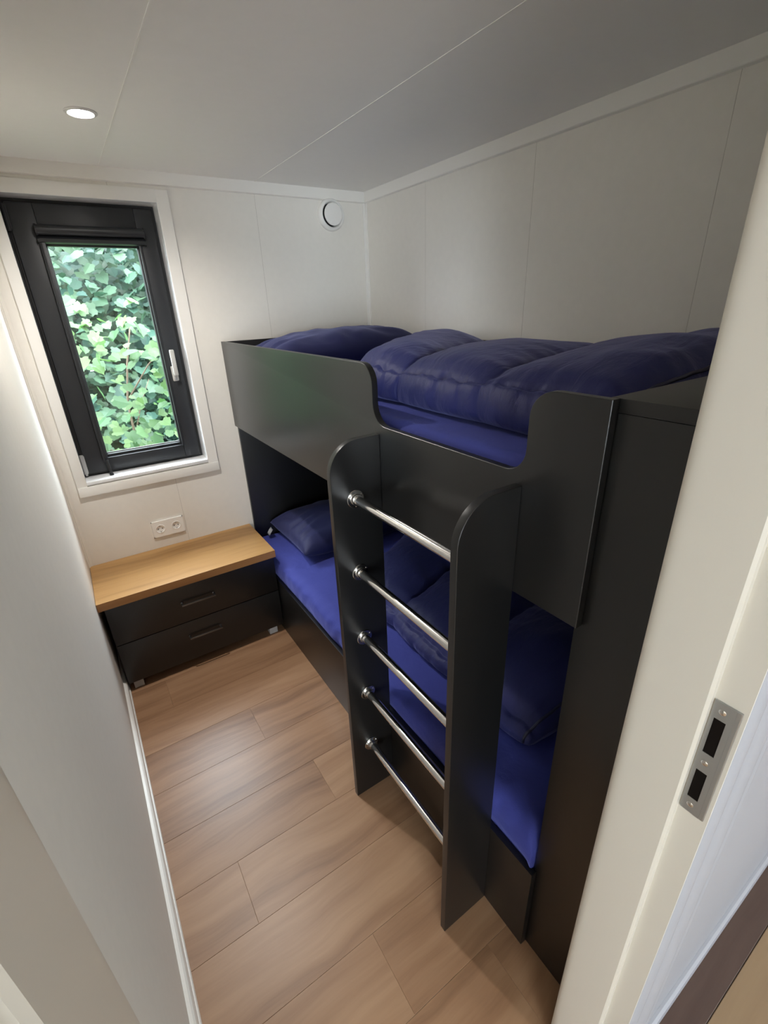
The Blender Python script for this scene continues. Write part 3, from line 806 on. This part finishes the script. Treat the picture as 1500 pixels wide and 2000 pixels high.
bm = bmesh.new(); tube(bm, (1.452, -0.0004, 2.040), (1.452, -0.004, 2.040), .0495, None, 40); obj('duct_back', bm, 'rubber_black', av)

# recessed ceiling spot
LGX, LGY = 0.367, -0.585
dl = tag(empty('downlight', (LGX, LGY, H)), 'round recessed ceiling downlight, switched on', 'ceiling light')
bm = bmesh.new(); lathe(bm, (LGX, LGY, H), (0, 0, -1), [(.033, .0004), (.042, .0002), (.0425, .002), (.040, .004), (.034, .005), (.032, .003)], 48, closed=True)
obj('trim_ring', bm, 'lamp_ring', dl, True, 50)
bm = bmesh.new(); tube(bm, (LGX, LGY, H - .0004), (LGX, LGY, H - .003), .0325, None, 40); obj('lens', bm, 'lamp_lens', dl)
sd = bpy.data.lights.new('downlight_bulb', 'SPOT'); sd.energy = SPOT_W; sd.color = (1, 0.95, 0.89); sd.spot_size = math.radians(156); sd.spot_blend = 1.0; sd.shadow_soft_size = 0.022
so = bpy.data.objects.new('downlight_bulb', sd); COL.objects.link(so); so.location = (LGX, LGY, H - 0.006)
# ------------------------------------------------------------------ greenery outside the window
tag(boxo('ground_outside', 'ground_soil', None, -9, 10, -9, 12, -0.5, -0.35), 'dark soil outside the window', kind='structure')
rl = random.Random(11)
def leaf_outline():
    # five-lobed maple-like leaf, stem at origin, tip along +y
    lob = [(0, 0), (.22, -.10), (.44, .02), (.40, .20), (.54, .36), (.42, .52), (.32, .72), (.16, .80), (0, 1.0)]
    return lob + [(-x, y) for x, y in lob[-2:0:-1]]
OUT = leaf_outline()
def leaf_into(bm, mtx, size, fold):
    c = bm.verts.new(mtx @ Vector((0, 0.36 * size, 0)))
    vs = [bm.verts.new(mtx @ Vector((x * size, y * size, (abs(x) * fold - 0.25 * y * y * fold) * size))) for x, y in OUT]
    for i in range(len(vs)):
        bm.faces.new((c, vs[i], vs[(i + 1) % len(vs)]))
def leaf_mtx(p, rr):
    # leaves hang on stalks, faces turned up and out towards the light by the wall
    nrm = Vector((rr.gauss(0, .45), -0.55 + rr.gauss(0, .35), 0.75 + rr.gauss(0, .3))).normalized()
    tip = Vector((rr.gauss(0, .7), -0.5 + rr.gauss(0, .5), -0.45 + rr.gauss(0, .4)))
    tip = (tip - nrm * tip.dot(nrm)).normalized(); sx_ = tip.cross(nrm)
    mm = Matrix((sx_, tip, nrm)).transposed().to_4x4(); mm.translation = p
    return mm
def shrub(name, label, x0, x1, yc, depth, z0, z1, n_parts, n_stuff, size, material, seed, stems):
    rr = random.Random(seed)
    root = tag(empty(name, ((x0+x1)/2, yc, -0.35)), label, 'shrub')
    base = Vector(((x0+x1)/2, yc, -0.35))
    bm = bmesh.new()
    for k in range(stems):
        px = x0 + (x1-x0) * (k + .5) / stems + rr.uniform(-.1, .1); pts = []
        py = yc + rr.uniform(-.1, .25) * depth
        for q in range(9):
            pts.append((px + 0.10*math.sin(q*.7 + k), py + 0.06*math.cos(q*.9 + k), -0.35 + (z1 + .3) * q / 8)); 
        path_tube(bm, pts, [0.016 - 0.0015*q for q in range(9)], 7)
        for q in range(5):
            b0 = Vector(pts[2 + q]); b1 = b0 + Vector((rr.uniform(-.4, .4), rr.uniform(-.3, .1), rr.uniform(.15, .45)))
            path_tube(bm, [b0, (b0 + b1)/2 + Vector((0, 0, .03)), b1], [.006, .004, .002], 5)
    obj('stem', bm, 'stem_brown', root, True)
    protos = []
    for f in (0.12, 0.3, -0.15):
        b2 = bmesh.new(); leaf_into(b2, Matrix.Identity(4), 1.0, f)
        me = bpy.data.meshes.new('leaf'); b2.to_mesh(me); b2.free(); me.materials.append(MATS[material]); protos.append(me)
    inv = Matrix.Translation(base).inverted()
    for k in range(n_parts):
        u = rr.random()
        p = Vector((rr.uniform(x0, x1), yc - depth * rr.uniform(.35, .62), rr.uniform(z0, z1)))
        o = bpy.data.objects.new('leaf', protos[k % 3]); COL.objects.link(o); o.parent = root
        s = size * rr.uniform(.6, 1.25)
        o.matrix_world = leaf_mtx(p, rr) @ Matrix.Scale(s, 4)
        o.matrix_parent_inverse = inv
        o.matrix_basis = leaf_mtx(p, rr) @ Matrix.Scale(s, 4)
    if n_stuff:
        bm = bmesh.new()
        for k in range(n_stuff):
            p = Vector((rr.uniform(x0 - .1, x1 + .1), yc + depth * rr.uniform(-.45, .5), rr.uniform(z0 - .2, z1 + .1)))
            leaf_into(bm, leaf_mtx(p, rr), size * rr.uniform(.55, 1.2), rr.choice((.12, .3, -.15)))
        fo = obj('foliage', bm, material, root); fo['kind'] = 'stuff'
    return root
shrub('leafy_shrub', 'bright green lobed-leaf shrub close outside the window', -0.35, 1.25, 1.05, 0.5, 0.2, 1.62, 280, 700, 0.075, 'leaf_green', 3, 3)
shrub('hedge', 'dense cooler green foliage behind the nearer shrub', -2.0, 3.2, 2.5, 1.2, -0.2, 2.25, 0, 15000, 0.10, 'leaf_far', 5, 6)
shrub('tree_foliage', 'tall tree foliage closing off the view behind the hedge, its unseen top raised to block low sky light', -3.5, 5.0, 4.6, 1.6, -0.3, 4.3, 0, 11000, 0.24, 'leaf_far', 9, 8)['kind'] = 'stuff'  # upper foliage out of view, added to keep low sky light off the left wall
